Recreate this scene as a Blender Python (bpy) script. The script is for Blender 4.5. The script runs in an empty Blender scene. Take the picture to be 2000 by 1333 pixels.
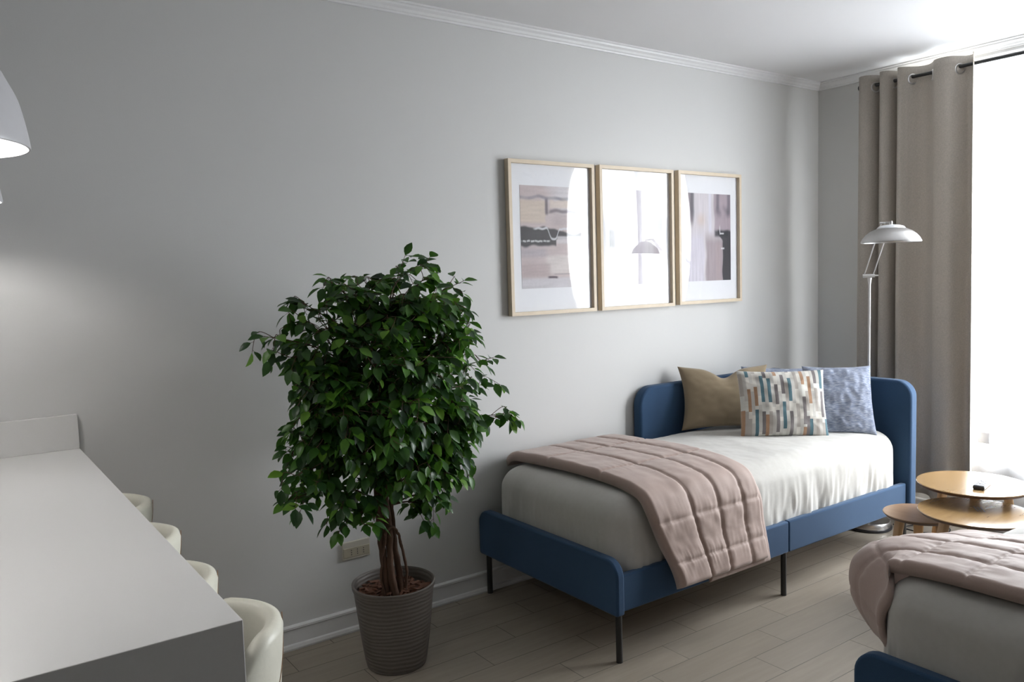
import bpy, bmesh, math, random
from mathutils import Vector, Matrix, noise
PI = math.pi
S = bpy.context.scene
COL = S.collection
random.seed(7)

# ------------------------------------------------------------------ camera
def cam_basis(yaw, pitch, roll):
    cy, sy, cp, sp = math.cos(yaw), math.sin(yaw), math.cos(pitch), math.sin(pitch)
    f = Vector((sy*cp, cy*cp, sp)); r = Vector((cy, -sy, 0)); u = r.cross(f)
    c, s = math.cos(roll), math.sin(roll)
    return c*r + s*u, -s*r + c*u, f
cam_d = bpy.data.cameras.new('camera'); cam = bpy.data.objects.new('camera', cam_d); COL.objects.link(cam)
r_, u_, f_ = cam_basis(0.62040277, -0.08113165, -0.02911395)
m = Matrix((r_, u_, -f_)).transposed().to_4x4(); m.translation = Vector((0, 0, 1.46))
cam.matrix_world = m
cam_d.sensor_width = 36; cam_d.lens = 1577.45/2000*36; cam_d.clip_start = 0.02
S.camera = cam

# ------------------------------------------------------------------ world, exposure
SKY = 13.0
w = bpy.data.worlds.new('sky'); S.world = w; w.use_nodes = True
nt = w.node_tree; nt.nodes.clear()
tc = nt.nodes.new('ShaderNodeTexCoord'); sp = nt.nodes.new('ShaderNodeSeparateXYZ')
rm = nt.nodes.new('ShaderNodeValToRGB'); bg = nt.nodes.new('ShaderNodeBackground'); wo = nt.nodes.new('ShaderNodeOutputWorld')
mr = nt.nodes.new('ShaderNodeMapRange'); mr.inputs[1].default_value = -1; mr.inputs[2].default_value = 1
nt.links.new(tc.outputs['Generated'], sp.inputs[0]); nt.links.new(sp.outputs[2], mr.inputs[0]); nt.links.new(mr.outputs[0], rm.inputs[0])
cr = rm.color_ramp
cr.elements[0].position = 0.37; cr.elements[0].color = (.26, .275, .29, 1)
cr.elements[1].position = 0.455; cr.elements[1].color = (.955, .968, 1, 1)
nt.links.new(rm.outputs[0], bg.inputs[0]); bg.inputs[1].default_value = SKY
nt.links.new(bg.outputs[0], wo.inputs[0])
S.view_settings.view_transform = 'Standard'; S.view_settings.look = 'None'
S.view_settings.exposure = 1.0; S.view_settings.gamma = 1.0; S.view_settings.use_curve_mapping = False

XW, YW, ZC = 4.61, 3.067, 2.60         # window wall, long wall, ceiling
XL, YF = -2.6, -1.6                     # far-left wall and wall behind the camera
WY0, WY1, WZ0, WZ1 = 0.25, 2.52, 0.40, 2.54   # window opening
pl = bpy.data.lights.new('daylight_portal', 'AREA'); pl.shape = 'RECTANGLE'
pl.size = WZ1-WZ0; pl.size_y = WY1-WY0; pl.cycles.is_portal = True
po = bpy.data.objects.new('daylight_portal', pl); COL.objects.link(po)
po.location = (XW+0.14, (WY0+WY1)/2, (WZ0+WZ1)/2); po.rotation_euler = (0, PI/2, 0)

# ------------------------------------------------------------------ helpers
def tag(o, label=None, cat=None, group=None, kind=None):
    if label: o['label'] = label
    if cat: o['category'] = cat
    if group: o['group'] = group
    if kind: o['kind'] = kind
    return o
def thing(name, label, cat, loc=(0, 0, 0), group=None):
    o = bpy.data.objects.new(name, None); COL.objects.link(o); o.location = loc
    o.empty_display_size = .1
    return tag(o, label, cat, group)
def obj(name, bm, mat, parent=None, smooth=True, angle=40, bevel=None, recalc=True):
    me = bpy.data.meshes.new(name)
    if recalc: bmesh.ops.recalc_face_normals(bm, faces=bm.faces)
    bm.to_mesh(me); bm.free()
    for p in me.polygons: p.use_smooth = smooth
    if smooth and angle and angle < 180: me.set_sharp_from_angle(angle=math.radians(angle))
    for mm in (mat if isinstance(mat, (list, tuple)) else [mat]): me.materials.append(mm)
    o = bpy.data.objects.new(name, me); COL.objects.link(o)
    if parent is not None:
        o.parent = parent; me.transform(Matrix.Translation(-parent_loc(parent)))
    if bevel:
        b = o.modifiers.new('bevel', 'BEVEL'); b.width = bevel; b.segments = 3; b.limit_method = 'ANGLE'; b.angle_limit = math.radians(50)
        b.harden_normals = False
    return o
def parent_loc(p):
    v = Vector((0, 0, 0))
    while p is not None: v += p.location; p = p.parent
    return v
def BM(): return bmesh.new()
def box(bm, x0, x1, y0, y1, z0, z1, mi=0):
    vs = [bm.verts.new((x, y, z)) for x in (x0, x1) for y in (y0, y1) for z in (z0, z1)]
    for f in ((0, 1, 3, 2), (4, 6, 7, 5), (0, 4, 5, 1), (2, 3, 7, 6), (0, 2, 6, 4), (1, 5, 7, 3)):
        fc = bm.faces.new([vs[i] for i in f]); fc.material_index = mi
    return vs
def ring_stack(bm, rings, closed=True, cap0=False, cap1=False):
    R = [[bm.verts.new(p) for p in r] for r in rings]
    n = len(R[0])
    for a, b in zip(R, R[1:]):
        for i in range(n if closed else n-1):
            j = (i+1) % n
            bm.faces.new((a[i], a[j], b[j], b[i]))
    if cap0: bm.faces.new(R[0])
    if cap1: bm.faces.new(R[-1])
    return R
def lathe(bm, prof, c=(0, 0, 0), n=48, cap0=True, cap1=True):
    rings = [[(c[0]+r*math.cos(2*PI*i/n), c[1]+r*math.sin(2*PI*i/n), c[2]+z) for i in range(n)] for r, z in prof]
    return ring_stack(bm, rings, True, cap0, cap1)
def tube(bm, pts, rad, n=10, caps=True):
    pts = [Vector(p) for p in pts]
    rads = rad if isinstance(rad, (list, tuple)) else [rad]*len(pts)
    rings = []; up = None
    for i, p in enumerate(pts):
        t = (pts[min(i+1, len(pts)-1)]-pts[max(i-1, 0)]).normalized()
        if up is None: up = t.orthogonal().normalized()
        a = (up - t*up.dot(t)); a = a.normalized() if a.length > 1e-6 else t.orthogonal().normalized()
        up = a; b = t.cross(a)
        rings.append([p + (a*math.cos(2*PI*k/n)+b*math.sin(2*PI*k/n))*rads[i] for k in range(n)])
    ring_stack(bm, rings, True, caps, caps)
def spline(pts, k=8, closed=False):
    P = [Vector(p) for p in pts]; out = []
    n = len(P)
    for i in range(n-1):
        p0 = P[max(i-1, 0)]; p1 = P[i]; p2 = P[i+1]; p3 = P[min(i+2, n-1)]
        for j in range(k):
            t = j/k
            out.append(.5*((2*p1)+(p2-p0)*t+(2*p0-5*p1+4*p2-p3)*t*t+(3*p1-p0-3*p2+p3)*t**3))
    out.append(P[-1]); return out
def prism(bm, poly, axis, a0, a1):
    """extrude a 2D polygon along an axis: poly gives the two other coordinates"""
    def P(u, v, a):
        return {0: (a, u, v), 1: (u, a, v), 2: (u, v, a)}[axis]
    A = [bm.verts.new(P(u, v, a0)) for u, v in poly]; B = [bm.verts.new(P(u, v, a1)) for u, v in poly]
    n = len(A)
    for i in range(n): bm.faces.new((A[i], A[(i+1) % n], B[(i+1) % n], B[i]))
    bm.faces.new(A); bm.faces.new(B)
def rrect(u0, u1, v0, v1, radii, n=8):
    """rounded rectangle, radii for corners (u0v0, u1v0, u1v1, u0v1)"""
    out = []
    for (cu, cv, a0), r in zip(((u0, v0, PI), (u1, v0, 1.5*PI), (u1, v1, 0), (u0, v1, .5*PI)), radii):
        su = 1 if cu == u0 else -1; sv = 1 if cv == v0 else -1
        if r <= 0: out.append((cu, cv)); continue
        for i in range(n+1):
            a = a0+.5*PI*i/n
            out.append((cu+su*r+r*math.cos(a), cv+sv*r+r*math.sin(a)))
    return out
def nz(x, y, z): return noise.noise(Vector((x, y, z)))

# ------------------------------------------------------------------ materials
class G:
    """tiny node-graph writer"""
    def __init__(s, name):
        s.m = bpy.data.materials.new(name); s.m.use_nodes = True; s.t = s.m.node_tree
        s.p = s.t.nodes['Principled BSDF']; s.out = s.t.nodes['Material Output']
    def n(s, typ, **k):
        nd = s.t.nodes.new('ShaderNode'+typ)
        for a, b in k.items(): setattr(nd, a, b)
        return nd
    def set(s, sock, v):
        if isinstance(v, bpy.types.NodeSocket): s.t.links.new(v, sock)
        else:
            if isinstance(v, (list, tuple)) and len(v) == 3 and sock.type == 'RGBA': v = (*v, 1)
            sock.default_value = v
    def math(s, op, a, b=0.0, c=0.0):
        nd = s.n('Math', operation=op)
        for i, v in enumerate((a, b, c)): s.set(nd.inputs[i], v)
        return nd.outputs[0]
    def xyz(s, kind='Object'):
        t = s.n('TexCoord'); q = s.n('SeparateXYZ'); s.t.links.new(t.outputs[kind], q.inputs[0]); return q.outputs[0], q.outputs[1], q.outputs[2]
    def comb(s, x, y, z):
        q = s.n('CombineXYZ')
        for i, v in enumerate((x, y, z)): s.set(q.inputs[i], v)
        return q.outputs[0]
    def noise(s, scale=5, vec=None, detail=3, rough=.5, sc=(1, 1, 1)):
        if vec is None: vec = s.n('TexCoord').outputs['Object']
        mp = s.n('Mapping'); s.t.links.new(vec, mp.inputs[0]); mp.inputs['Scale'].default_value = sc
        q = s.n('TexNoise'); s.t.links.new(mp.outputs[0], q.inputs['Vector'])
        q.inputs['Scale'].default_value = scale; q.inputs['Detail'].default_value = detail; q.inputs['Roughness'].default_value = rough
        return q.outputs['Fac']
    def mix(s, f, a, b):
        q = s.n('Mix', data_type='RGBA'); s.set(q.inputs[0], f); s.set(q.inputs[6], a); s.set(q.inputs[7], b); return q.outputs[2]
    def ramp(s, f, stops):
        q = s.n('ValToRGB'); s.t.links.new(f, q.inputs[0]); e = q.color_ramp.elements
        while len(e) < len(stops): e.new(.5)
        for k, (p, c) in zip(e, stops): k.position = p; k.color = (*c, 1)
        return q.outputs[0]
    def bump(s, h, strength=.3, dist=.01):
        q = s.n('Bump'); s.t.links.new(h, q.inputs['Height']); q.inputs['Strength'].default_value = strength; q.inputs['Distance'].default_value = dist
        s.t.links.new(q.outputs[0], s.p.inputs['Normal']); return s
    def pr(s, color=None, rough=.5, metal=0, spec=.5, sheen=0):
        if color is not None: s.set(s.p.inputs['Base Color'], color)
        s.set(s.p.inputs['Roughness'], rough); s.p.inputs['Metallic'].default_value = metal
        s.p.inputs['Specular IOR Level'].default_value = spec
        s.p.inputs['Sheen Weight'].default_value = sheen; s.p.inputs['Sheen Roughness'].default_value = .5
        return s
def plain(name, color, rough=.5, metal=0, spec=.5, nscale=40, nstr=.05, var=.04):
    g = G(name); f = g.noise(nscale)
    a = tuple(c*(1-var) for c in color); b = tuple(min(1, c*(1+var)) for c in color)
    g.pr(g.mix(f, a, b), rough, metal, spec)
    if nstr: g.bump(f, nstr, .002)
    return g.m

def wall_mat(name, col):
    g = G(name); f = g.noise(1.3, detail=2); h = g.noise(180, detail=4)
    g.pr(g.mix(f, tuple(c*.985 for c in col), tuple(c*1.01 for c in col)), .62, 0, .35); g.bump(h, .12, .0015); return g.m
M = {}
M['wall'] = wall_mat('wall_paint', (.622, .62, .608))
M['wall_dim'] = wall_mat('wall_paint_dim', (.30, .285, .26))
M['wall_low_dark'] = wall_mat('added_dark_lower_wall', (.05, .045, .04))  # added for unseen lower walls, dark to cut bounce and keep low shadows
M['ceiling'] = wall_mat('ceiling_paint', (.74, .735, .74))
M['trim'] = plain('trim_white', (.72, .72, .72), .4, nstr=.02)
M['quartz'] = plain('counter_quartz', (.67, .665, .65), .32, nscale=300, nstr=0, var=.025)
M['black'] = plain('black_metal', (.012, .012, .012), .4)
M['black_plastic'] = plain('black_plastic', (.02, .02, .025), .35)
M['chrome'] = plain('brushed_steel', (.62, .61, .6), .28, 1, nstr=.01)
M['nickel'] = plain('satin_nickel_rod', (.66, .65, .64), .4, .45, nstr=0)
M['lampwhite'] = plain('satin_nickel_shade', (.50, .49, .48), .32, .8, nstr=.0)
M['frost'] = plain('frosted_cap', (.8, .82, .84), .25, nstr=0)
M['shade_white'] = plain('white_enamel', (.52, .52, .54), .35, nstr=0)
M['outlet'] = plain('beige_plastic', (.42, .38, .29), .4, nstr=0)
M['outlet_top'] = plain('cream_plastic', (.50, .47, .40), .4, nstr=0)
M['leather'] = plain('cream_leather', (.73, .715, .61), .42, nscale=120, nstr=.12)
M['pvc'] = plain('white_window_frame', (.85, .85, .86), .35, nstr=0)
M['remote_face'] = plain('remote_face', (.16, .16, .18), .65, nstr=0)
M['remote_grey'] = plain('remote_silver', (.55, .55, .58), .35, nstr=0)
M['mat_white'] = plain('print_paper', (.80, .79, .82), .6, nstr=0, var=.01)

def floor_mat():
    g = G('plank_tile_floor'); x, y, z = g.xyz()
    PW, PLN = .1412, .6
    v = g.math('DIVIDE', g.math('SUBTRACT', y, 1.735), PW)
    row = g.math('FLOOR', v); fy = g.math('SUBTRACT', v, row)
    u = g.math('DIVIDE', g.math('SUBTRACT', g.math('SUBTRACT', x, 2.42), g.math('MULTIPLY', row, .2)), PLN)
    cl = g.math('FLOOR', u); fx = g.math('SUBTRACT', u, cl)
    ey = g.math('MULTIPLY', g.math('MINIMUM', fy, g.math('SUBTRACT', 1.0, fy)), PW)
    ex = g.math('MULTIPLY', g.math('MINIMUM', fx, g.math('SUBTRACT', 1.0, fx)), PLN)
    e = g.math('MINIMUM', ex, ey)
    q = g.n('MapRange', interpolation_type='SMOOTHSTEP'); g.set(q.inputs[0], e); q.inputs[1].default_value = .0007; q.inputs[2].default_value = .0019
    tile = q.outputs[0]
    wn = g.n('TexWhiteNoise', noise_dimensions='2D'); g.set(wn.inputs['Vector'], g.comb(row, cl, 0.0)); rnd = wn.outputs['Value']
    off = g.math('MULTIPLY', rnd, 30.0)
    vec = g.comb(g.math('MULTIPLY', x, 2.2), g.math('ADD', g.math('MULTIPLY', y, 26.0), off), off)
    grain = g.noise(1.6, vec, 6, .62)
    cloud = g.noise(3.0, g.comb(x, y, off), 2)
    c = g.ramp(grain, [(.25, (.235, .20, .155)), (.5, (.28, .24, .19)), (.75, (.325, .28, .225))])
    c = g.mix(g.math('MULTIPLY', rnd, .35), c, (.235, .21, .175))
    c = g.mix(g.math('MULTIPLY', cloud, .3), c, (.31, .28, .24))
    c = g.mix(tile, (.10, .09, .08), c)
    g.pr(c, g.mix(tile, (.8,)*3, (.40,)*3), 0, .5)
    h = g.math('ADD', tile, g.math('MULTIPLY', grain, .15)); g.bump(h, .35, .0015)
    return g.m
M['floor'] = floor_mat()

def fabric(name, c1, c2, scale=500, rough=.9, bstr=.3, sheen=.2, cloud=.3, stretch=(1, 1, 1)):
    g = G(name); f = g.noise(scale, detail=2, sc=stretch); k = g.noise(9, detail=3)
    g.pr(g.mix(g.math('ADD', g.math('MULTIPLY', f, 1-cloud), g.math('MULTIPLY', k, cloud)), c1, c2), rough, 0, .2, sheen)
    g.bump(f, bstr, .001); return g
M['blue'] = fabric('blue_upholstery', (.020, .048, .100), (.042, .092, .175), 420, sheen=.12).m
M['quilt'] = fabric('dusty_pink_quilt', (.37, .275, .235), (.43, .325, .285), 260, .62, .12, .25).m
M['khaki'] = fabric('khaki_linen', (.235, .18, .115), (.32, .255, .17), 500).m
M['mattress'] = fabric('cream_bed_cover', (.44, .425, .385), (.55, .535, .505), 60, .75, .15, .35, .5).m

def curtain_mat():
    g = G('linen_curtain'); x, y, z = g.xyz()
    a = g.noise(700, sc=(1, 1, .12), detail=2); b = g.noise(700, sc=(.15, .15, 1), detail=2)
    f = g.math('ADD', g.math('MULTIPLY', a, .5), g.math('MULTIPLY', b, .5))
    c = g.ramp(f, [(.35, (.40, .365, .32)), (.65, (.54, .495, .44))])
    g.pr(c, .9, 0, .15, .1); g.bump(f, .3, .001)
    tr = g.n('BsdfTranslucent'); g.set(tr.inputs[0], c); mx = g.n('MixShader'); mx.inputs[0].default_value = .10
    g.t.links.new(g.p.outputs[0], mx.inputs[1]); g.t.links.new(tr.outputs[0], mx.inputs[2]); g.t.links.new(mx.outputs[0], g.out.inputs[0])
    return g.m
M['curtain'] = curtain_mat()
def sheer_mat():
    g = G('sheer_voile'); f = g.noise(3, sc=(1, 6, .3), detail=2)
    tl = g.n('BsdfTranslucent'); tl.inputs[0].default_value = (.93, .94, .97, 1)
    df = g.n('BsdfDiffuse'); df.inputs[0].default_value = (.85, .85, .87, 1)
    tp = g.n('BsdfTransparent'); tp.inputs[0].default_value = (1, 1, 1, 1)
    m1 = g.n('MixShader'); m1.inputs[0].default_value = .25; m2 = g.n('MixShader')
    g.t.links.new(tl.outputs[0], m1.inputs[1]); g.t.links.new(df.outputs[0], m1.inputs[2])
    g.set(m2.inputs[0], g.math('ADD', g.math('MULTIPLY', f, .16), .30))
    g.t.links.new(tp.outputs[0], m2.inputs[1]); g.t.links.new(m1.outputs[0], m2.inputs[2]); g.t.links.new(m2.outputs[0], g.out.inputs[0])
    return g.m
M['sheer'] = sheer_mat()
def glass_mat(name, ior=1.5, boost=1.0):
    g = G(name); lw = g.n('LayerWeight'); lw.inputs[0].default_value = .5
    fres = g.math('ADD', .04, g.math('MULTIPLY', .96, g.math('POWER', lw.outputs['Facing'], 5.0)))
    gl = g.n('BsdfGlossy'); gl.inputs['Roughness'].default_value = 0.0; gl.inputs[0].default_value = (1, 1, 1, 1)
    tp = g.n('BsdfTransparent'); tp.inputs[0].default_value = (.97, .98, .98, 1); mx = g.n('MixShader')
    g.set(mx.inputs[0], g.math('MINIMUM', 1.0, g.math('MULTIPLY', fres, boost)))
    g.t.links.new(tp.outputs[0], mx.inputs[1]); g.t.links.new(gl.outputs[0], mx.inputs[2]); g.t.links.new(mx.outputs[0], g.out.inputs[0])
    return g.m
M['glass'] = glass_mat('window_glass')
M['acrylic'] = glass_mat('picture_glazing', 1.5, 1.05)
def wood_mat(name, c1, c2, sc=(1, 12, 12), rough=.35, scale=3.0):
    g = G(name); f = g.noise(scale, detail=6, rough=.6, sc=sc); h = g.noise(scale*6, detail=3, sc=sc)
    g.pr(g.mix(g.math('ADD', g.math('MULTIPLY', f, .75), g.math('MULTIPLY', h, .25)), c1, c2), rough, 0, .5); 
    if rough > .3: g.bump(h, .04, .0006)
    if rough < .25: g.p.inputs['Coat Weight'].default_value = 1.0; g.p.inputs['Coat Roughness'].default_value = .07
    return g.m
M['oak'] = wood_mat('oak_veneer', (.31, .175, .065), (.54, .355, .16), (2, 14, 10), .22)
M['oak_leg'] = wood_mat('oak_leg', (.36, .21, .09), (.56, .37, .19), (16, 16, 1.5), .4)
M['walnut_top'] = wood_mat('brown_oak_veneer', (.22, .13, .075), (.40, .26, .16), (14, 2, 10), .3)
M['darkedge'] = plain('dark_table_edge', (.10, .055, .035), .5, nstr=0)
M['frame_wood'] = wood_mat('pale_pine_frame', (.58, .47, .33), (.70, .60, .46), (9, 9, 9), .5)
def pot_mat():
    g = G('taupe_ribbed_pot'); x, y, z = g.xyz()
    n = g.noise(5, detail=2, sc=(1, 1, 2)); w = g.math('SINE', g.math('ADD', g.math('MULTIPLY', z, 420.0), g.math('MULTIPLY', n, 14.0)))
    g.pr(g.mix(g.noise(60), (.115, .10, .088), (.14, .122, .108)), .5); g.bump(w, .3, .002); return g.m
M['pot'] = pot_mat()
M['bark_chips'] = plain('bark_chips', (.13, .055, .032), .85, nscale=30, nstr=.5, var=.5)
M['stem'] = wood_mat('ficus_stem', (.04, .021, .013), (.14, .072, .042), (20, 20, 3), .8)
def leaf_mat():
    g = G('ficus_leaf'); a = g.n('Attribute', attribute_name='leafvar'); q = g.n('SeparateColor'); g.t.links.new(a.outputs['Color'], q.inputs[0])
    c = g.ramp(q.outputs[0], [(0, (.010, .032, .013)), (.5, (.026, .085, .015)), (.85, (.065, .18, .02)), (1, (.17, .35, .04))])
    g.pr(c, .38, 0, .45)
    tr = g.n('BsdfTranslucent'); g.set(tr.inputs[0], g.mix(.5, c, (.09, .25, .02))); mx = g.n('MixShader'); mx.inputs[0].default_value = .34
    g.t.links.new(g.p.outputs[0], mx.inputs[1]); g.t.links.new(tr.outputs[0], mx.inputs[2]); g.t.links.new(mx.outputs[0], g.out.inputs[0])
    return g.m
M['leaf'] = leaf_mat()
def attr_mat(name, attr, rough, spec=.3, bump=0, sheen=0):
    g = G(name); a = g.n('Attribute', attribute_name=attr); f = g.noise(350, detail=2)
    c = g.mix(g.math('MULTIPLY', f, .25), a.outputs['Color'], (.5, .5, .5)) if bump else a.outputs['Color']
    g.pr(c, rough, 0, spec, sheen)
    if bump: g.bump(f, bump, .001)
    return g.m
M['art'] = attr_mat('abstract_print', 'paint', .6)
M['stripe_pillow'] = attr_mat('block_stripe_weave', 'weave', .9, .2, .25, .2)
def blue_pillow_mat():
    g = G('blue_grey_weave'); f = g.noise(60, detail=4, sc=(.8, 1, 9)); k = g.noise(300)
    g.pr(g.ramp(f, [(.36, (.15, .18, .26)), (.5, (.25, .285, .37)), (.66, (.43, .46, .54))]), .85, 0, .2, .2); g.bump(f, .3, .002); return g.m
M['blue_pillow'] = blue_pillow_mat()
def emit(name, col, s):
    g = G(name); e = g.n('Emission'); e.inputs[0].default_value = (*col, 1); e.inputs[1].default_value = s
    g.t.links.new(e.outputs[0], g.out.inputs[0]); return g.m
M['bulb'] = emit('bulb_glow', (1, .97, .93), 100)

# ------------------------------------------------------------------ room shell
def struct(name, bm, mat, parent=None, **k):
    o = obj(name, bm, mat, parent, **k); o['kind'] = 'structure'; return o
b = BM(); box(b, XL-.1, XW+.1, YF-.1, YW+.1, -.1, 0); struct('floor', b, M['floor'], smooth=False)
b = BM(); box(b, XL-.1, XW+.1, YF-.1, YW+.1, ZC, ZC+.1); struct('ceiling', b, M['ceiling'], smooth=False)
b = BM(); box(b, XL-.1, XW+.1, YW, YW+.1, 0, ZC); struct('wall_back', b, M['wall'], smooth=False)
b = BM(); box(b, XL-.1, XL, YF, YW, 0, 1.3, 1); box(b, XL-.1, XL, YF, YW, 1.3, ZC); struct('wall_left', b, [M['wall'], M['wall_low_dark']], smooth=False)  # lower part darkened out of view to hold back bounce light
b = BM(); box(b, XL-.1, XW+.1, YF-.1, YF, 0, 1.3, 1); box(b, XL-.1, XW+.1, YF-.1, YF, 1.3, ZC); struct('wall_front', b, [M['wall'], M['wall_low_dark']], smooth=False)  # same added dark lower band, behind the camera
b = BM(); T = XW+.14
for y0, y1, z0, z1 in ((YF, WY0, 0, ZC), (WY1, YW, 0, ZC), (WY0, WY1, 0, WZ0), (WY0, WY1, WZ1, ZC)): box(b, XW, T, y0, y1, z0, z1)
struct('wall_right', b, M['wall'], smooth=False)
# crown moulding: stepped profile, one run per wall
def crown_prof(s): return [(0, 2.556), (s*.010, 2.556), (s*.012, 2.563), (s*.018, 2.566), (s*.024, 2.575), (s*.034, 2.583), (s*.036, 2.590), (s*.045, 2.593), (s*.045, ZC), (0, ZC)]
b = BM(); prism(b, [(YW+d, z) for d, z in crown_prof(-1)], 0, XL, XW); struct('trim_1', b, M['trim'], smooth=False)
b = BM(); prism(b, [(XW+d, z) for d, z in crown_prof(-1)], 1, YF, YW); struct('trim_2', b, M['trim'], smooth=False)
def base_prof(): return [(0, 0), (-.022, 0), (-.024, .008), (-.020, .020), (-.013, .024), (-.013, .080), (-.018, .084), (-.018, .092), (-.010, .096), (0, .096)]
b = BM(); prism(b, [(YW+d, z) for d, z in base_prof()], 0, .37, XW); struct('baseboard_back', b, M['trim'], smooth=False)
b = BM(); prism(b, [(XW+d, z) for d, z in base_prof()], 1, YF, YW); struct('baseboard_right', b, M['trim'], smooth=False)

# window
b = BM(); fw = .045; X0, X1 = XW+.05, XW+.10
for y0, y1, z0, z1 in ((WY0, WY0+fw, WZ0, WZ1), (WY1-fw, WY1, WZ0, WZ1), (WY0, WY1, WZ0, WZ0+fw), (WY0, WY1, WZ1-.012, WZ1), (1.36, 1.36+fw, WZ0, WZ1)): box(b, X0, X1, y0, y1, z0, z1)
win = struct('window_1', b, M['pvc'], smooth=False)
b = BM(); box(b, XW+.072, XW+.078, WY0+fw, 1.36, WZ0+fw, WZ1-.012); struct('window_pane', b, M['glass'], win, smooth=False)
b = BM(); box(b, XW+.072, XW+.078, 1.36+fw, WY1-fw, WZ0+fw, WZ1-.012); struct('window_pane', b, M['glass'], win, smooth=False)

# ------------------------------------------------------------------ curtains
def sheet_curtain(pts, z0, z1, flare=1.15, seed=0, wob=.006, nz_=60, k=8, lean=0):
    b = BM(); base = spline([(p[1], p[0], 0) for p in pts], k)   # (dx, y)
    n = len(base); rows = []
    cy = sum(p.y for p in base)/n
    for j in range(nz_+1):
        t = j/nz_; z = z1+(z0-z1)*t; row = []
        for i, p in enumerate(base):
            am = 1+.10*math.sin(3*t+i*.05+seed)*t
            w_ = wob*t*nz(i*.08+seed, t*2.5, seed)
            row.append(b.verts.new((ROD_X + p.x*am + w_, cy+(p.y-cy)*(1+(flare-1)*t)+lean*t+w_*1.5, z)))
        rows.append(row)
    for a, c in zip(rows, rows[1:]):
        for i in range(n-1): b.faces.new((a[i], a[i+1], c[i+1], c[i]))
    return b
ROD_X, ROD_Z = 4.49, 2.490
def solid(o, t):
    s = o.modifiers.new('thickness', 'SOLIDIFY'); s.thickness = t; s.offset = 0
P1 = [(2.715, .0), (2.70, -.030), (2.675, -.048), (2.645, -.040), (2.615, 0), (2.603, .038), (2.588, .036), (2.577, 0), (2.566, -.045), (2.545, -.055), (2.520, -.035), (2.506, .0),
      (2.495, .040), (2.478, .036), (2.468, 0), (2.460, -.050), (2.440, -.058), (2.420, -.030), (2.400, 0.0), (2.37, .026), (2.33, .030), (2.292, .0), (2.26, -.042), (2.215, -.056), (2.175, -.045), (2.148, 0), (2.12, .030), (2.09, .022), (2.074, -.008), (2.064, -.040)]
cur = thing('linen_curtain', 'beige linen eyelet curtain hanging behind the floor lamp', 'curtain', (ROD_X, 2.38, 0))
o = obj('curtain_fabric', sheet_curtain(P1, .15, 2.545, 1.04, 1, lean=-.006), M['curtain'], cur, angle=180); solid(o, .0025)
for y, ty in ((2.615, 1), (2.577, -1), (2.506, 1), (2.468, -1), (2.400, 1), (2.292, -1), (2.148, 1)):
    b = BM(); n = 24; rings = []
    for a in range(n):
        A = 2*PI*a/n; d = Vector((0, math.cos(A), math.sin(A)))
        # torus around the rod, tilted with the cloth that crosses the rod
        ring = []
        for k in range(8):
            B = 2*PI*k/8; rr = .0255+.0055*math.cos(B)
            q = Vector((rr*math.cos(A), .0045*math.sin(B)*1.0, rr*math.sin(A)))
            q = Matrix.Rotation(math.radians(-32*ty), 3, 'Z') @ q
            ring.append((ROD_X+q.x, y+q.y, ROD_Z-.013+q.z))
        rings.append(ring)
    ring_stack(b, rings+[rings[0]], True); bmesh.ops.remove_doubles(b, verts=b.verts, dist=1e-5)
    obj('grommet', b, M['chrome'], cur)
# far curtain (seen only in the picture glass)
P2 = []
for i in range(25): P2.append((.80-.026*i, .045*math.sin(i*PI/2)))
cur2 = thing('linen_curtain', 'beige linen curtain at the far end of the rod, seen only in the picture glass', 'curtain', (ROD_X, .5, 0))
o = obj('curtain_fabric', sheet_curtain(P2, .02, 2.545, 1.0, 4), M['curtain'], cur2, angle=180); solid(o, .0025)
# rod
rod = thing('curtain_rod', 'thin black curtain rod below the crown moulding', 'curtain rod', (ROD_X, 1.4, ROD_Z))
b = BM(); tube(b, [(ROD_X, .02, ROD_Z), (ROD_X, 2.70, ROD_Z)], .0095, 16); obj('rod', b, M['black'], rod)
for y in (2.705, .015):
    b = BM(); n = 16
    rings = [[(ROD_X+r*math.cos(2*PI*i/n), y+d, ROD_Z+r*math.sin(2*PI*i/n)) for i in range(n)] for d, r in ((-.012, .006), (-.008, .016), (.006, .018), (.014, .014), (.018, .004))]
    ring_stack(b, rings, True, True, True); obj('finial', b, M['black'], rod)
for y in (2.735, 0.0):
    pass
for y in (2.66, .06):
    b = BM(); tube(b, [(ROD_X, y, ROD_Z-.012), (XW, y, ROD_Z-.012)], .005, 10)
    n = 20; ring_stack(b, [[(XW-d, y+r*math.cos(2*PI*i/n), ROD_Z-.012+r*math.sin(2*PI*i/n)) for i in range(n)] for d, r in ((0, .018), (.005, .018))], True, True, True)
    obj('rod_bracket', b, M['black'], rod)
# sheer
P3 = [(2.11-.05*i, .014*math.sin(i*1.9)+.006*math.sin(i*.7)) for i in range(32)]
b = BM(); base = spline([(p[1], p[0], 0) for p in P3], 5); rows = []
for j in range(25):
    z = 2.50-2.42*j/24
    rows.append([b.verts.new((4.565+p.x*(1+.3*math.sin(j*.3)), p.y, z)) for p in base])
for a, c in zip(rows, rows[1:]):
    for i in range(len(base)-1): b.faces.new((a[i], a[i+1], c[i+1], c[i]))
tag(obj('sheer_curtain', b, M['sheer'], angle=180), 'thin white sheer curtain glowing in front of the window', 'sheer curtain')
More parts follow.
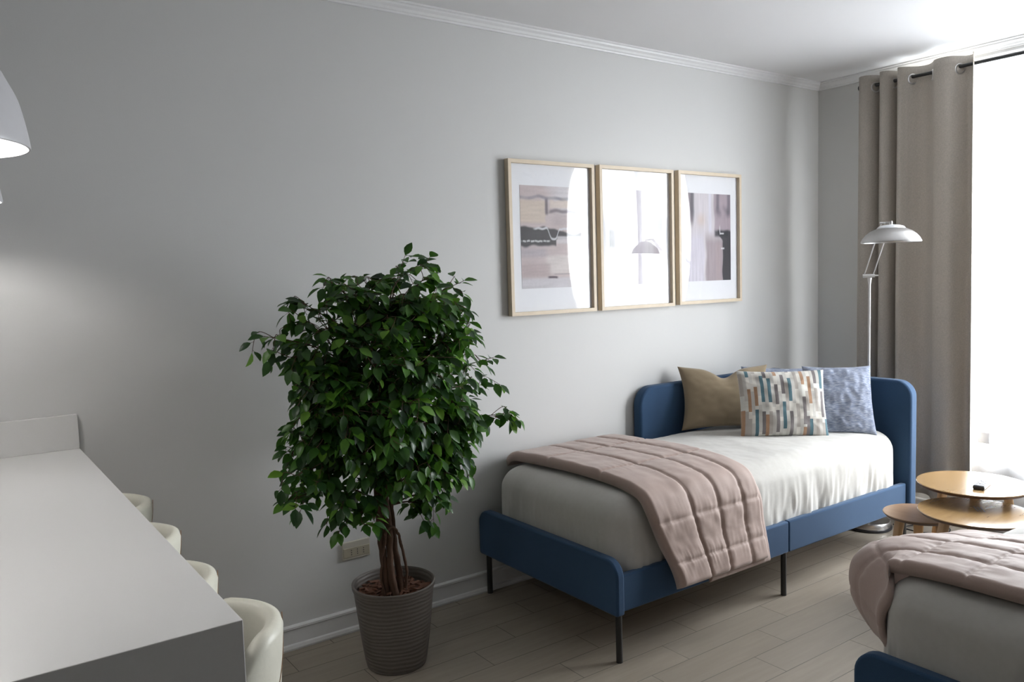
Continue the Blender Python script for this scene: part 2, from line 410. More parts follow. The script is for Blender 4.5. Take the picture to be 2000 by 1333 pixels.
# small latch on the window reveal
lt = thing('window_latch', 'small pale grey latch showing past the linen curtain edge, low on the window', 'latch', (XW+.04, 2.02, .52))
b = BM(); box(b, 4.541, XW+.05, 2.000, 2.030, .508, .526); obj('latch_arm', b, M['remote_grey'], lt, smooth=False, bevel=.002)
b = BM(); box(b, 4.530, 4.541, 1.985, 2.046, .486, .548); obj('latch_plate', b, M['pvc'], lt, smooth=False, bevel=.003)

# ------------------------------------------------------------------ pictures
def lerp3(a, b_, t): t = max(0, min(1, t)); return tuple(x+(y-x)*t for x, y in zip(a, b_))
def sstep(e0, e1, x): t = max(0, min(1, (x-e0)/(e1-e0))); return t*t*(3-2*t)
def art1(u, v):   # horizontal pastel slabs with a charcoal band; v up
    c = (.56, .47, .47)
    c = lerp3(c, (.64, .60, .62), sstep(.3, .7, u+.3*nz(u*3, v*9, 1))*sstep(.6, .9, v))
    c = lerp3(c, (.62, .52, .45), sstep(.42, .38, u+.03*nz(3, v*20, 2))*sstep(.62, .66, v)*sstep(.88, .84, v))
    c = lerp3(c, (.66, .57, .52), sstep(.46, .5, u)*sstep(.78, .80, v)*sstep(.88, .86, v+.03*nz(u*8, 0, 5)))
    c = lerp3(c, (.17, .14, .16), .85*sstep(.03, .0, abs(u-.42)-.008)*sstep(.70, .74, v)*sstep(.90, .86, v))
    c = lerp3(c, (.18, .15, .17), .8*sstep(.025, .0, abs(v-(.755+.02*nz(u*6, 1, 1)))-.004)*sstep(.42, .5, u))
    c = lerp3(c, (.20, .19, .24), .7*sstep(.022, .0, abs(v-.885-.02*nz(u*5, 3, 3))-.004)*(.5+.5*nz(u*7, 2, 8)+.3))
    c = lerp3(c, (.45, .38, .39), .6*sstep(.45, .6, u)*sstep(.60, .64, v)*sstep(.75, .70, v))
    edge = .03*nz(u*7, v*3, 4)
    c = lerp3(c, (.055, .055, .06), .93*sstep(.40, .43, v+edge)*sstep(.61, .585, v+edge+.05*sstep(.35, .9, u))*sstep(1.06, .96, u+.7*sstep(.50, .46, v)*sstep(.55, .58, u)))
    c = lerp3(c, (.64, .63, .64), .9*sstep(.012, .004, abs(v-.462-.01*nz(u*20, 5, 5)))*sstep(.48, .44, u)*(1 if nz(u*30, 1, 9) > -.25 else .2))
    c = lerp3(c, (.66, .65, .68), .9*sstep(.016, .004, abs(v-.585+.10*sstep(.42, .5, u)*sstep(.64, .56, u)-.02*nz(u*16, 2, 2)))*sstep(.18, .25, u)*sstep(.95, .9, u))
    c = lerp3(c, (.62, .58, .60), .8*sstep(.56, .60, u)*sstep(.425, .45, v)*sstep(.52, .50, v))
    c = lerp3(c, (.42, .38, .42), .7*sstep(.42, .36, v)*sstep(.28, .34, v)*sstep(.55, .3, u+.2*nz(u*5, v*5, 3)))
    c = lerp3(c, (.68, .62, .60), .8*sstep(.35, .45, u)*sstep(.34, .30, v)*sstep(.12, .16, v))
    c = lerp3(c, (.47, .38, .38), .8*sstep(.50, .42, u)*sstep(.26, .22, v)*sstep(.06, .14, v))
    c = lerp3(c, (.60, .57, .60), .9*sstep(.12, .08, v))
    c = lerp3(c, (.10, .07, .09), .95*sstep(.016, .006, abs(v-.105+.06*max(0, u-.52)))*sstep(.40, .45, u)*sstep(.60, .56, u))
    c = lerp3(c, (.30, .26, .28), .8*sstep(.006, .002, abs(v-.135))*sstep(.5, .55, u))
    n = .06*nz(u*4, v*40, 6)+.03*nz(u*30, v*60, 7)
    return tuple(max(0, x*(1+1.5*n)) for x in c)
def art2(u, v):
    c = (.60, .56, .58)
    c = lerp3(c, (.30, .25, .27), .8*sstep(.16, .04, u+.05*nz(1, v*5, 1)))
    c = lerp3(c, (.06, .06, .065), .8*sstep(.16, .06, u)*sstep(.35, .42, v)*sstep(.62, .55, v))
    c = lerp3(c, (.36, .30, .33), .7*sstep(.80, .92, u+.05*nz(2, v*4, 1)))
    c = lerp3(c, (.12, .12, .15), .8*sstep(.88, .93, u)*sstep(.5, .55, v)*sstep(.8, .7, v))
    c = lerp3(c, (.5, .45, .50), .7*sstep(.4, .5, u+.1*nz(u, v*4, 5))*sstep(.7, .6, u))
    n = .07*nz(u*25, v*4, 6)
    return tuple(max(0, x*(1+1.5*n)) for x in c)
def art3(u, v):   # vertical veils: mauve-charcoal at the sides, pale centre
    wv = .03*nz(u*2, v*5, 2)
    c = (.62, .57, .60)
    c = lerp3(c, (.63, .59, .66), .9*sstep(.6, .45, v)*sstep(.42, .36, u+wv))
    c = lerp3(c, (.26, .21, .23), .85*sstep(.17, .14, u+wv)*sstep(.58, .72, v))
    c = lerp3(c, (.10, .10, .12), .75*sstep(.04, .0, abs(u-.14-wv)-.02)*sstep(.62, .8, v))
    c = lerp3(c, (.62, .50, .46), .8*sstep(.15, .0, abs(u-.33))*sstep(.12, .0, abs(v-.70)))
    c = lerp3(c, (.68, .66, .74), .8*sstep(.06, .0, abs(u-.53))*sstep(.5, .6, v))
    c = lerp3(c, (.36, .28, .32), .85*sstep(.60, .64, u+wv)*sstep(.55, .6, v))
    c = lerp3(c, (.13, .12, .15), .7*sstep(.05, .0, abs(u-.70-wv)-.012)*sstep(.78, .85, v))
    c = lerp3(c, (.12, .11, .14), .7*sstep(.05, .0, abs(u-.96)-.01)*sstep(.70, .8, v))
    c = lerp3(c, (.09, .085, .11), .6*sstep(.10, .0, abs(v-.80))*sstep(.62, .70, u)*sstep(1.0, .9, u)*(.6+nz(u*9, v*9, 3)))
    c = lerp3(c, (.35, .28, .30), .85*sstep(.40, .46, u+wv)*sstep(.60, .42, v))
    c = lerp3(c, (.42, .33, .34), .6*sstep(.62, .68, u)*sstep(.82, .74, u)*sstep(.5, .4, v))
    c = lerp3(c, (.03, .03, .038), .95*sstep(.80-.12*sstep(.45, .56, v), .83-.12*sstep(.45, .56, v), u+wv)*sstep(.60, .56, v+.03*nz(u*8, 1, 1)))
    c = lerp3(c, (.03, .03, .038), .9*sstep(.60, .66, u)*sstep(.045, .0, abs(v-.545)-.015)*sstep(1, .9, u))
    c = lerp3(c, (.70, .68, .70), .9*sstep(.010, .003, abs(u-.755+.05*max(0, v-.5)))*sstep(.52, .55, v)*sstep(.66, .6, v))
    c = lerp3(c, (.70, .68, .70), .9*sstep(.012, .004, abs(v-.545-.4*(u-.80)**2))*sstep(.75, .76, u)*sstep(.85, .83, u))
    c = lerp3(c, (.70, .68, .70), .9*sstep(.014, .004, abs(v-.372))*sstep(.77, .78, u)*sstep(.86, .84, u))
    n = .08*nz(u*26, v*3, 6)+.03*nz(u*50, v*12, 7)
    return tuple(max(0, x*(1+1.5*n)) for x in c)
def picture(x0, x1, z0, z1, art, label, bow):
    yb, yf = YW-.002, YW-.032; fwid = .017
    t = thing('picture_frame', label, 'picture', ((x0+x1)/2, YW, (z0+z1)/2), 'framed abstract prints in a row')
    b = BM()
    for a0, a1, c0, c1 in ((x0, x0+fwid, z0, z1), (x1-fwid, x1, z0, z1), (x0+fwid, x1-fwid, z0, z0+fwid), (x0+fwid, x1-fwid, z1-fwid, z1)): box(b, a0, a1, yf, yb, c0, c1)
    obj('frame', b, M['frame_wood'], t, smooth=False)
    yp = YW-.012
    b = BM(); box(b, x0+fwid, x1-fwid, yp, yb, z0+fwid, z1-fwid); mt = obj('mat_board', b, M['mat_white'], t, smooth=False)
    px0, px1, pz0, pz1 = x0+.075, x1-.075, z0+.125, z1-.115
    b = BM(); NU, NV = 110, 150; lay = b.loops.layers.float_color.new('paint')
    V = [[b.verts.new((px0+(px1-px0)*i/NU, yp-.0008, pz0+(pz1-pz0)*j/NV)) for i in range(NU+1)] for j in range(NV+1)]
    cols = {}
    for j in range(NV):
        for i in range(NU):
            f = b.faces.new((V[j][i], V[j][i+1], V[j+1][i+1], V[j+1][i]))
            for l, (a, c) in zip(f.loops, ((i, j), (i+1, j), (i+1, j+1), (i, j+1))):
                if (a, c) not in cols: cols[a, c] = (*art(a/NU, c/NV), 1)
                l[lay] = cols[a, c]
    obj('print', b, M['art'], t, smooth=False)
    # acrylic glazing, very slightly bowed outwards
    b = BM(); N = 40; g0, g1, h0, h1 = x0+fwid, x1-fwid, z0+fwid, z1-fwid; rows = []
    for j in range(N+1):
        v = -1+2*j/N; row = []
        for i in range(N+1):
            u = -1+2*i/N
            row.append(b.verts.new((g0+(g1-g0)*(u+1)/2, yp-.0035-bow*(1-u*u)*(1-v*v), h0+(h1-h0)*(v+1)/2)))
        rows.append(row)
    for a, c in zip(rows, rows[1:]):
        for i in range(N): b.faces.new((a[i], a[i+1], c[i+1], c[i]))
    obj('glazing', b, M['acrylic'], t, angle=180, recalc=False)
picture(2.175, 2.697, 1.270, 1.993, art1, 'leftmost of the three pale wood frames, horizontal print with a black band', .0055)
picture(2.732, 3.260, 1.270, 1.995, art2, 'middle pale wood frame, its print almost hidden by bright window reflection', .0060)
picture(3.298, 3.818, 1.273, 1.997, art3, 'rightmost of the three pale wood frames, print of vertical mauve and charcoal streaks', .0030)

# ------------------------------------------------------------------ wall outlet
t = thing('wall_outlet', 'beige double wall socket plate low on the wall behind the ficus pot', 'wall socket', (1.359, YW, .344))
b = BM(); box(b, 1.297, 1.421, YW-.011, YW, .306, .382); obj('cover_plate', b, M['outlet_top'], t, smooth=False, bevel=.004)
b = BM(); box(b, 1.301, 1.417, YW-.0135, YW-.010, .316, .356); obj('socket_module', b, M['outlet'], t, smooth=False, bevel=.002)
for cx in (1.335, 1.362, 1.389):
    b = BM()
    for dz in (-.009, 0, .009):
        n = 10; ring_stack(b, [[(cx+.0022*math.cos(2*PI*i/n), YW-.0136-d, .336+dz+.0022*math.sin(2*PI*i/n)) for i in range(n)] for d in (0, .0004)], True, True, True)
    obj('socket_holes', b, M['black_plastic'], t, smooth=False)

# ------------------------------------------------------------------ counter with waterfall end
t = thing('kitchen_counter', 'light grey stone breakfast counter with a solid end panel in the foreground', 'counter', (0, 2.17, 0))
b = BM(); prism(b, [(1.285, 0), (1.325, 0), (1.325, .88), (YW-.003, .88), (YW-.003, .92), (1.285, .92)], 0, -.37, .37); obj('countertop', b, M['quartz'], t, smooth=False, bevel=.0015)
b = BM(); box(b, -.35, .06, 1.326, YW-.026, .0, .879); obj('cabinet_body', b, M['wall_dim'], t, smooth=False)
b = BM(); box(b, -.37, .37, YW-.022, YW-.003, .92, 1.036); obj('backsplash', b, M['quartz'], t, smooth=False, bevel=.0015)

# ------------------------------------------------------------------ bar stools
def stool_shell(cx, cy, cz):
    b = BM(); n = 56; A0 = math.radians(118)
    prof = []
    rx, ry = .205, .178
    for i in range(n+1):
        a = -A0+2*A0*i/n; k = abs(a)/A0
        top = .760-.20*sstep(.35, 1.0, k)
        bot = .50
        d = Vector((math.cos(a), math.sin(a), 0)); c = Vector((cx, cy, cz))
        def P(s, z, off): 
            f = 1-.10*(1-(z-bot)/max(.05, (.76-bot)))
            return (cx+(rx*f-off)*math.cos(a), cy+(ry*f-off)*math.sin(a), cz+z)
        th = .038*(1-.5*sstep(.9, 1, k)); ring = []
        H = top-bot
        for z, o in ((bot, .0), (bot+.25*H, 0), (bot+.5*H, 0), (bot+.75*H, 0), (top-.02, 0), (top-.006, .005), (top, th*.5), (top-.006, th-.005), (top-.02, th), (bot+.75*H, th+.002), (bot+.5*H, th+.006), (bot+.25*H, th+.012), (bot, th+.015)):
            ring.append(P(0, z, o))
        prof.append(ring)
    ring_stack(b, prof, True, True, True); return b
def make_stool(x, y, label, up=0):
    t = thing('bar_stool', label, 'bar stool', (x, y, 0), 'bar stools along the counter')
    obj('backrest', stool_shell(x, y, up), M['leather'], t, angle=60)
    b = BM(); lathe(b, [(.10, .475), (.165, .48), (.178, .50), (.178, .54), (.165, .565), (.12, .575), (.02, .578)], (x-.01, y, up), 40); obj('seat', b, M['leather'], t)
    b = BM(); tube(b, [(x, y, .02), (x, y, .48+up)], .025, 20); obj('pole', b, M['chrome'], t)
    b = BM(); lathe(b, [(.17, 0), (.174, .008), (.16, .016), (.04, .024), (.03, .05)], (x, y, 0), 40); obj('base', b, M['chrome'], t)
    b = BM(); n = 24
    pts = [(x+.13*math.cos(2*PI*i/n), y+.13*math.sin(2*PI*i/n), .24) for i in range(n+1)]; tube(b, pts, .008, 8); tube(b, [(x-.13, y, .24), (x+.13, y, .24)], .007, 8)
    obj('footrest', b, M['chrome'], t)
    # stitched seam over the outer shell
    b = BM(); pts = []
    for i in range(15):
        k = i/14; a = math.radians(-6-66*k); z = .752-.25*k**.8; f = 1-.10*(1-(z-.5)/.26)
        pts.append((x+(.205*f+.0006)*math.cos(a), y+(.178*f+.0006)*math.sin(a), z))
    tube(b, [(p[0], p[1], p[2]+up) for p in pts], .0012, 6); obj('seam', b, M['walnut_top'], t)
    return t
for (x, y), lb in zip(((.335, 1.615), (.33, 2.065), (.33, 2.43), (.33, 2.79)),
        ('cream leather tub stool nearest the camera, fully showing past the counter corner',
         'cream leather tub stool second from the camera, only its back edge past the counter',
         'cream leather tub stool third from the camera along the counter',
         'cream leather tub stool farthest from the camera, nearest the backsplash')):
    make_stool(x, y, lb, {1.615: .032, 2.065: -.008, 2.79: .018}.get(y, .005))

# ------------------------------------------------------------------ pendant lamps
def pendant(x, y, z, label):
    t = thing('pendant_lamp', label, 'pendant lamp', (x, y, ZC), 'pendant lamps over the counter')
    prof = [(.170, 0), (.1705, .006), (.166, .038), (.157, .080), (.144, .110), (.130, .138), (.110, .162), (.085, .185), (.058, .203), (.030, .214), (.022, .222)]
    prof = [(p.x, p.y) for p in spline([(a, c, 0) for a, c in prof], 4)]
    b = BM(); inner = [(r-.003, h-.003 if h > .01 else h) for r, h in prof[:-1]]
    lathe(b, inner[::-1]+prof, (x, y, z), 72, True, True); obj('lamp_shade', b, M['shade_white'], t, angle=60)
    b = BM(); lathe(b, [(.022, .218), (.024, .24), (.018, .27), (.006, .285)], (x, y, z), 24); obj('lamp_cap', b, M['chrome'], t)
    b = BM(); lathe(b, [(.008, .205), (.019, .19), (.019, .12), (.016, .112)], (x, y, z), 20); obj('bulb_holder', b, M['shade_white'], t)
    b = BM(); bmesh.ops.create_uvsphere(b, u_segments=20, v_segments=12, radius=.032, matrix=Matrix.Translation((x, y, z+.085))); obj('bulb', b, M['bulb'], t)
    b = BM(); tube(b, [(x, y, z+.28), (x, y, ZC-.02)], .003, 8); obj('cord', b, M['shade_white'], t)
    b = BM(); lathe(b, [(.05, 0), (.05, -.012), (.02, -.024)], (x, y, ZC), 32); obj('ceiling_canopy', b, M['shade_white'], t)
pendant(-.012, 1.65, 1.700, 'white dome pendant lamp nearest the camera, lit above the counter')
pendant(.005, 2.61, 1.697, 'white dome pendant lamp farther back, only its rim at the photo edge')

# ------------------------------------------------------------------ beds
def make_bed(ox, oy, label, foot_z, side_back=True):
    """ox: outer foot face; oy: front (y) face; bed runs to +x and +y"""
    t = thing('bed_frame', label, 'bed', (ox+1.05, oy+.46, 0), 'blue upholstered single beds')
    mb = M['blue']; y1 = oy+.925
    b = BM(); prism(b, rrect(oy, y1, .188, foot_z, (.012, .012, .065, .065)), 0, ox, ox+.038); obj('footboard', b, mb, t, angle=35, bevel=.008)
    for x0, x1 in ((ox+.040, ox+1.058), (ox+1.061, ox+2.045)):
        for ya, yb in ((oy+.022, oy+.052), (y1-.045, y1-.015)):
            b = BM(); box(b, x0, x1, ya, yb, .190, .332); obj('side_rail', b, mb, t, bevel=.007)
    b = BM(); prism(b, rrect(oy+.003, y1, .19, .862, (.02, .02, .06, .085), 12), 0, ox+2.048, ox+2.112); obj('headboard', b, mb, t, angle=35, bevel=.014)
    if side_back:
        b = BM(); prism(b, rrect(ox+.985, ox+2.05, .19, .858, (.02, .02, .03, .10), 12), 1, y1-.060, y1-.001); obj('side_backrest', b, mb, t, angle=35, bevel=.014)
    for x, y in ((ox+.032, oy+.03), (ox+1.03, oy+.03), (ox+2.04, oy+.03), (ox+.032, y1-.03), (ox+1.03, y1-.03), (ox+2.04, y1-.03)):
        b = BM(); tube(b, [(x, y, 0), (x, y, .195)], .0125, 20); obj('leg', b, M['black'], t)
    b = BM()
    for i in range(14): box(b, ox+.10+i*.14, ox+.17+i*.14, oy+.052, y1-.065, .215, .228)
    obj('slats', b, M['oak_leg'], t, smooth=False)
    return t
BX, BY = 1.968, 2.135
make_bed(BX, BY, 'blue upholstered daybed against the long wall under the pictures', .398)
B2Y = .275
make_bed(BX, B2Y, 'dark blue bed frame cut off at the lower right corner of the photo', .425, side_back=False)

def mattress(x0, x1, y0, y1, z0, z1, seed, tilt=0.0):
    b = BM(); hx, hy, hz = (x1-x0)/2, (y1-y0)/2, (z1-z0)/2; c = Vector(((x0+x1)/2, (y0+y1)/2, (z0+z1)/2))
    nx, ny, nzz = 200, 96, 26; r = .085
    verts = {}
    def V(p):
        k = (round(p[0], 5), round(p[1], 5), round(p[2], 5))
        if k in verts: return verts[k]
        q = Vector(p); rc = .10
        # round vertical corners strongly, top edge with r
        inner = Vector((max(-hx+rc, min(hx-rc, q.x)), max(-hy+rc, min(hy-rc, q.y)), max(-hz+.03, min(hz-r, q.z))))
        d = q-inner; ad = Vector((d.x/rc, d.y/rc, d.z/(r if d.z > 0 else .03)))
        if ad.length > 1e-6:
            m_ = max(abs(ad.x), abs(ad.y), abs(ad.z)); ad = ad.normalized()*min(1, m_)
            q = inner+Vector((ad.x*rc, ad.y*rc, ad.z*(r if d.z > 0 else .03)))
        # fabric: pleats gathered towards the bottom edge, soft top
        s = (q.z+hz)/(2*hz)
        side = max(abs(q.x)/hx, abs(q.y)/hy); side = sstep(.955, 1.0, side)
        a = q.x+q.y*1.3+seed
        nrm = Vector((q.x/hx, q.y/hy, 0)); 
        if abs(q.x)/hx > abs(q.y)/hy: nrm.y *= .2
        else: nrm.x *= .2
        nrm = nrm.normalized() if nrm.length else nrm
        g = sstep(.95, .2, s)
        pl = nz(a*13, s*1.3, seed)*.5+abs(nz(a*24+3, s*2.0, seed+2))*.6+nz(a*6, s*2, seed+5)*.5+nz(a*50, s*1.6, seed+9)*.22
        q += nrm*side*((pl-.15)*.024*g - .014*sstep(.30, .0, s) + .010*math.sin(PI*s))
        top = sstep(.8, 1.0, s)*(1-side*.6)
        q.z += top*(.006*nz(q.x*2.2, q.y*3, seed)+.0035*nz(q.x*9, q.y*7, seed+1)+.0012*nz(q.x*30, q.y*22, seed+1))
        q.z += top*.010*(1-(q.y/hy)**2)*(1-.6*(q.x/hx)**4)
        v = b.verts.new(c+q); verts[k] = v; return v
    def face(fn, n1, n2):
        for i in range(n1):
            for j in range(n2):
                vs = [V(fn(i, j)), V(fn(i+1, j)), V(fn(i+1, j+1)), V(fn(i, j+1))]
                if len(set(vs)) == 4:
                    try: b.faces.new(vs)
                    except ValueError: pass
    X = lambda i: -hx+2*hx*i/nx; Y = lambda i: -hy+2*hy*i/ny; Z = lambda i: -hz+2*hz*i/nzz
    for z in (-hz, hz): face(lambda i, j: (X(i), Y(j), z), nx, ny)
    for y in (-hy, hy): face(lambda i, j: (X(i), y, Z(j)), nx, nzz)
    for x in (-hx, hx): face(lambda i, j: (x, Y(i), Z(j)), ny, nzz)
    return b
MZ = .600
tag(obj('mattress', mattress(BX+.050, BX+2.042, BY+.055, BY+.862, .228, MZ, 3.0), M['mattress'], angle=180), 'mattress in a cream plush cover on the blue daybed by the wall', 'mattress')
tag(obj('mattress', mattress(BX+.050, BX+2.042, B2Y+.055, B2Y+.90, .228, .618, 11.0), M['mattress'], angle=180), 'mattress in a pale plush cover on the bed at the lower right corner', 'mattress')

# ------------------------------------------------------------------ quilts
def quilt(path, x0, x1, seams_x, seams_s, T=.034, seed=0, xfun=None, ds=.0065, dx=.0065, post=None):
    """path: list of (y,z) the underside follows; swept along x. Returns bmesh of a padded slab"""
    P = spline([(p[0], p[1], 0) for p in path], 10)
    L = [0]
    for a, c in zip(P, P[1:]): L.append(L[-1]+(c-a).length)
    tot = L[-1]; ns = int(tot/ds); nx = int((x1-x0)/dx)
    def at(s):
        s = max(0, min(tot, s))
        import bisect
        i = min(len(L)-2, max(0, bisect.bisect_right(L, s)-1)); f = (s-L[i])/max(1e-9, L[i+1]-L[i])
        p = P[i].lerp(P[i+1], f); d = (P[i+1]-P[i]).normalized(); return p, Vector((-d.y, d.x, 0))
    pts = [at(tot*i/ns) for i in range(ns+1)]
    # smooth normals
    nr = []
    for i in range(ns+1):
        v = Vector((0, 0, 0))
        for k in range(-4, 5): v += pts[max(0, min(ns, i+k))][1]
        nr.append(v.normalized())
    b = BM(); top = []; bot = []
    for i in range(ns+1):
        s = tot*i/ns; p = pts[i][0]; n = nr[i]; rt = []; rb = []
        for j in range(nx+1):
            t = j/nx; x = x0+(x1-x0)*t
            if xfun: x = xfun(x, s, tot)
            xx = x0+(x1-x0)*t
            de = min(s, tot-s, xx-x0, x1-xx)                        # distance to the edge
            e = math.sqrt(max(0, 1-(1-min(1, de/.022))**2))
            ws = .004*nz(s*4, 1, seed)
            d1 = min([abs(xx-q+ws) for q in seams_x]+[9]); d2 = min([abs(s-q+.004*nz(xx*9, 2, seed)) for q in seams_s]+[9])
            puff = (1-.95*math.exp(-(d1/.0075)))*(1-.7*math.exp(-(d2/.0055)))
            pucker = .0035*nz(xx*26, s*60, seed)*math.exp(-d1/.03)+.003*nz(xx*75, s*16, seed+1)*math.exp(-d2/.035)
            h = e*(T*(.66+.34*puff)+pucker+.0035*nz(xx*8, s*9, seed+3)+.002*nz(xx*22, s*20, seed+4))
            lift = .006*nz(xx*3, s*3, seed+7)*sstep(0, .2, s)
            A_, B_ = (x, p.x+n.x*.001, p.y+n.y*.001), (x, p.x+n.x*(h+.001), p.y+n.y*(h+.001))
            if post: A_, B_ = post(A_, xx, s, tot), post(B_, xx, s, tot)
            rb.append(b.verts.new(A_)); rt.append(b.verts.new(B_))
        top.append(rt); bot.append(rb)
    for R, fl in ((top, 0), (bot, 1)):
        for a, c in zip(R, R[1:]):
            for j in range(nx): b.faces.new((a[j], a[j+1], c[j+1], c[j]) if not fl else (a[j], c[j], c[j+1], a[j+1]))
    for j in range(nx):
        b.faces.new((top[0][j], bot[0][j], bot[0][j+1], top[0][j+1])); b.faces.new((top[-1][j], top[-1][j+1], bot[-1][j+1], bot[-1][j]))
    for i in range(ns):
        b.faces.new((top[i][0], top[i+1][0], bot[i+1][0], bot[i][0])); b.faces.new((top[i][-1], bot[i][-1], bot[i+1][-1], top[i+1][-1]))
    bmesh.ops.remove_doubles(b, verts=b.verts, dist=1e-5)
    return b
# bed 1: path from wall side over the top and down the front (normals must point outwards => run from front up and back is flipped)
zt = MZ+.022
path1 = [(3.03, .575), (2.99, .606), (2.90, zt-.006), (2.6, zt+.004), (2.35, zt-.003), (2.24, zt-.018), (2.185, .585), (2.160, .545), (2.148, .49), (2.142, .40), (2.128, .335), (2.116, .28), (2.106, .235)]
path1 = path1[::-1]
def xf1(x, s, tot):   # hang: slight spread and skew at the bottom
    k = sstep(.45, 0, s)
    lf = sstep(2.60, 2.13, x)
    return x+.115*lf*sstep(.36, 0, s)+.02*k*(1-lf)-.02*(1-k)*sstep(.45, 1.3, s)
hs = [.10, .27, .60, .93]
q1 = thing('quilt', 'dusty pink quilted throw folded across the daybed and hanging over its front', 'quilt', (2.45, 2.6, .6), 'dusty pink quilted throws')
obj('upper_layer', quilt(path1, 2.135, 2.765, [2.350, 2.505, 2.650], hs, .040, 1, xf1), M['quilt'], q1, angle=180)
under = [(2.23, .585), (2.178, .56), (2.146, .50), (2.134, .40), (2.118, .31), (2.104, .225)][::-1]
obj('lower_layer', quilt([(y-.004, z-.006) for y, z in under], 2.36, 2.80, [2.50, 2.64, 2.76], [.10], .010, 5, xf1), M['quilt'], q1, angle=180)
# bed 2
z2 = .634
path2 = [(.30, .60), (.36, z2-.012), (.6, z2), (.95, z2), (1.08, z2-.006), (1.165, z2-.016), (1.28, .602), (1.352, .550), (1.375, .48), (1.358, .42), (1.31, .365)]
def xf2(x, s, tot):
    k = sstep(tot-.42, tot, s)
    return x-.045*math.sin(PI*k)*(1-(x-2.06)/.6)
def post2(P, xx, s, tot):
    k = sstep(tot-.44, tot-.20, s); d = sstep(.24, 0, xx-2.075)
    y, z = P[1]-k*d*.22, P[2]-k*d*.01
    far = sstep(2.30, 2.64, xx)                       # the rear corner slips back over the mattress edge
    return (P[0], y-far*.06*sstep(tot-.75, tot-.3, s), z-far*.03*sstep(tot-.9, tot-.4, s))
q2 = thing('quilt', 'dusty pink quilted throw on the bed at the lower right corner', 'quilt', (2.4, .8, .66), 'dusty pink quilted throws')
bq = quilt([(p[0], p[1]) for p in path2], 2.075, 2.64, [2.215, 2.355, 2.50], [.16, .33, .50, .67, .84, 1.01, 1.16], .034, 9, xf2, post=post2)
obj('upper_layer', bq, M['quilt'], q2, angle=180)

# ------------------------------------------------------------------ pillows
def pillow(W, H, T, seed, N=64, pinch=.10, chop=0.0, wr=1.0, weave=None, flange=0):
    b = BM(); lay = b.loops.layers.float_color.new('weave') if weave else None
    grids = []
    for sgn in (1, -1):
        rows = []
        for j in range(N+1):
            v = -1+2*j/N; row = []
            for i in range(N+1):
                u = -1+2*i/N
                x = W/2*u*(1-pinch*(1-v*v)*abs(u)**2.5)
                z = H/2*v*(1-pinch*(1-u*u)*abs(v)**2.5)
                if chop: z -= chop*math.exp(-(u/.28)**2)*sstep(-.1, 1.0, v)
                e = (max(0, 1-u*u)**.42)*(max(0, 1-v*v)**.42)
                if flange: e *= sstep(1.0, 1.0-flange, max(abs(u), abs(v)))*.92+.08*(1 if max(abs(u), abs(v)) < 1 else 0)
                r = math.hypot(u, v)
                w_ = wr*(.010*nz(u*2.3+seed, v*2.3, seed)+.005*nz(u*6+seed, v*5, seed+2))
                cr = wr*.007*(abs(nz(math.atan2(v, u)*5, r*1.5, seed+4)))*sstep(.5, 1.2, r)
                y = sgn*(T/2*e+(w_-cr)*min(1, e*1.6)+.0005)
                row.append(b.verts.new((x, y, z)))
            rows.append(row)
        for j in range(N):
            for i in range(N):
                f = b.faces.new((rows[j][i], rows[j][i+1], rows[j+1][i+1], rows[j+1][i]) if sgn < 0 else (rows[j][i], rows[j+1][i], rows[j+1][i+1], rows[j][i+1]))
                if lay:
                    c = (*weave((i+.5)/N, (j+.5)/N), 1)
                    for l in f.loops: l[lay] = c
        grids.append(rows)
    A, B = grids
    for k in range(N):
        for a, c in (((0, k), (0, k+1)), ((N, k), (N, k+1)), ((k, 0), (k+1, 0)), ((k, N), (k+1, N))):
            b.faces.new((A[a[0]][a[1]], A[c[0]][c[1]], B[c[0]][c[1]], B[a[0]][a[1]]))
    return b
def place(o, loc, yaw, lean, roll=0):
    """pillow lies in its local xz plane facing -y; lean tips the top backwards"""
    o.matrix_world = Matrix.Translation(loc) @ Matrix.Rotation(yaw, 4, 'Z') @ Matrix.Rotation(-lean, 4, 'X') @ Matrix.Rotation(roll, 4, 'Y')
wr_ = random.Random(12)
colsN = 23; WEAVE = []
PAL = [(.028, .115, .15), (.34, .18, .085), (.135, .115, .115), (.40, .36, .32), (.50, .49, .46)]
for k in range(colsN):
    segs = []; v = -wr_.random()*.3
    while v < 1:
        ln = wr_.uniform(.28, .42); v += wr_.uniform(.04, .22)
        segs.append((v, v+ln, PAL[wr_.choice([0, 0, 1, 1, 2, 2, 2, 3])])); v += ln
    WEAVE.append(segs)
def weave(u, v):
    k = min(12, int(u*13)); fr = u*13-k
    for a, c, col in WEAVE[k]:
        if a <= v < c and fr < .50: return col
    for a, c, col in WEAVE[22-k]:
        if a <= v < c and fr >= .5: return (.50, .48, .44) if (k % 3 or int(a*7) % 2) else col
    return (.66, .63, .57) if (k % 3) else (.60, .59, .54)
o = obj('pillow', pillow(.50, .345, .13, 2.0, pinch=.11, chop=.05, flange=.05, wr=.45), M['khaki'], angle=180)
tag(o, 'plain khaki pillow with flanged edges, leftmost on the daybed', 'pillow', 'pillows on the daybed'); place(o, (3.43, 2.845, MZ+.172), math.radians(-30), math.radians(14), math.radians(1.0))
o = obj('pillow', pillow(.445, .345, .13, 5.0, N=130, pinch=.05, weave=weave, wr=.8), M['stripe_pillow'], angle=180)
tag(o, 'front pillow with teal, rust and grey broken stripes on cream', 'pillow', 'pillows on the daybed'); place(o, (3.495, 2.53, MZ+.166), math.radians(-37), math.radians(16), math.radians(.5))
o = obj('pillow', pillow(.345, .37, .13, 8.0, pinch=.06, wr=1.1), M['blue_pillow'], angle=180)
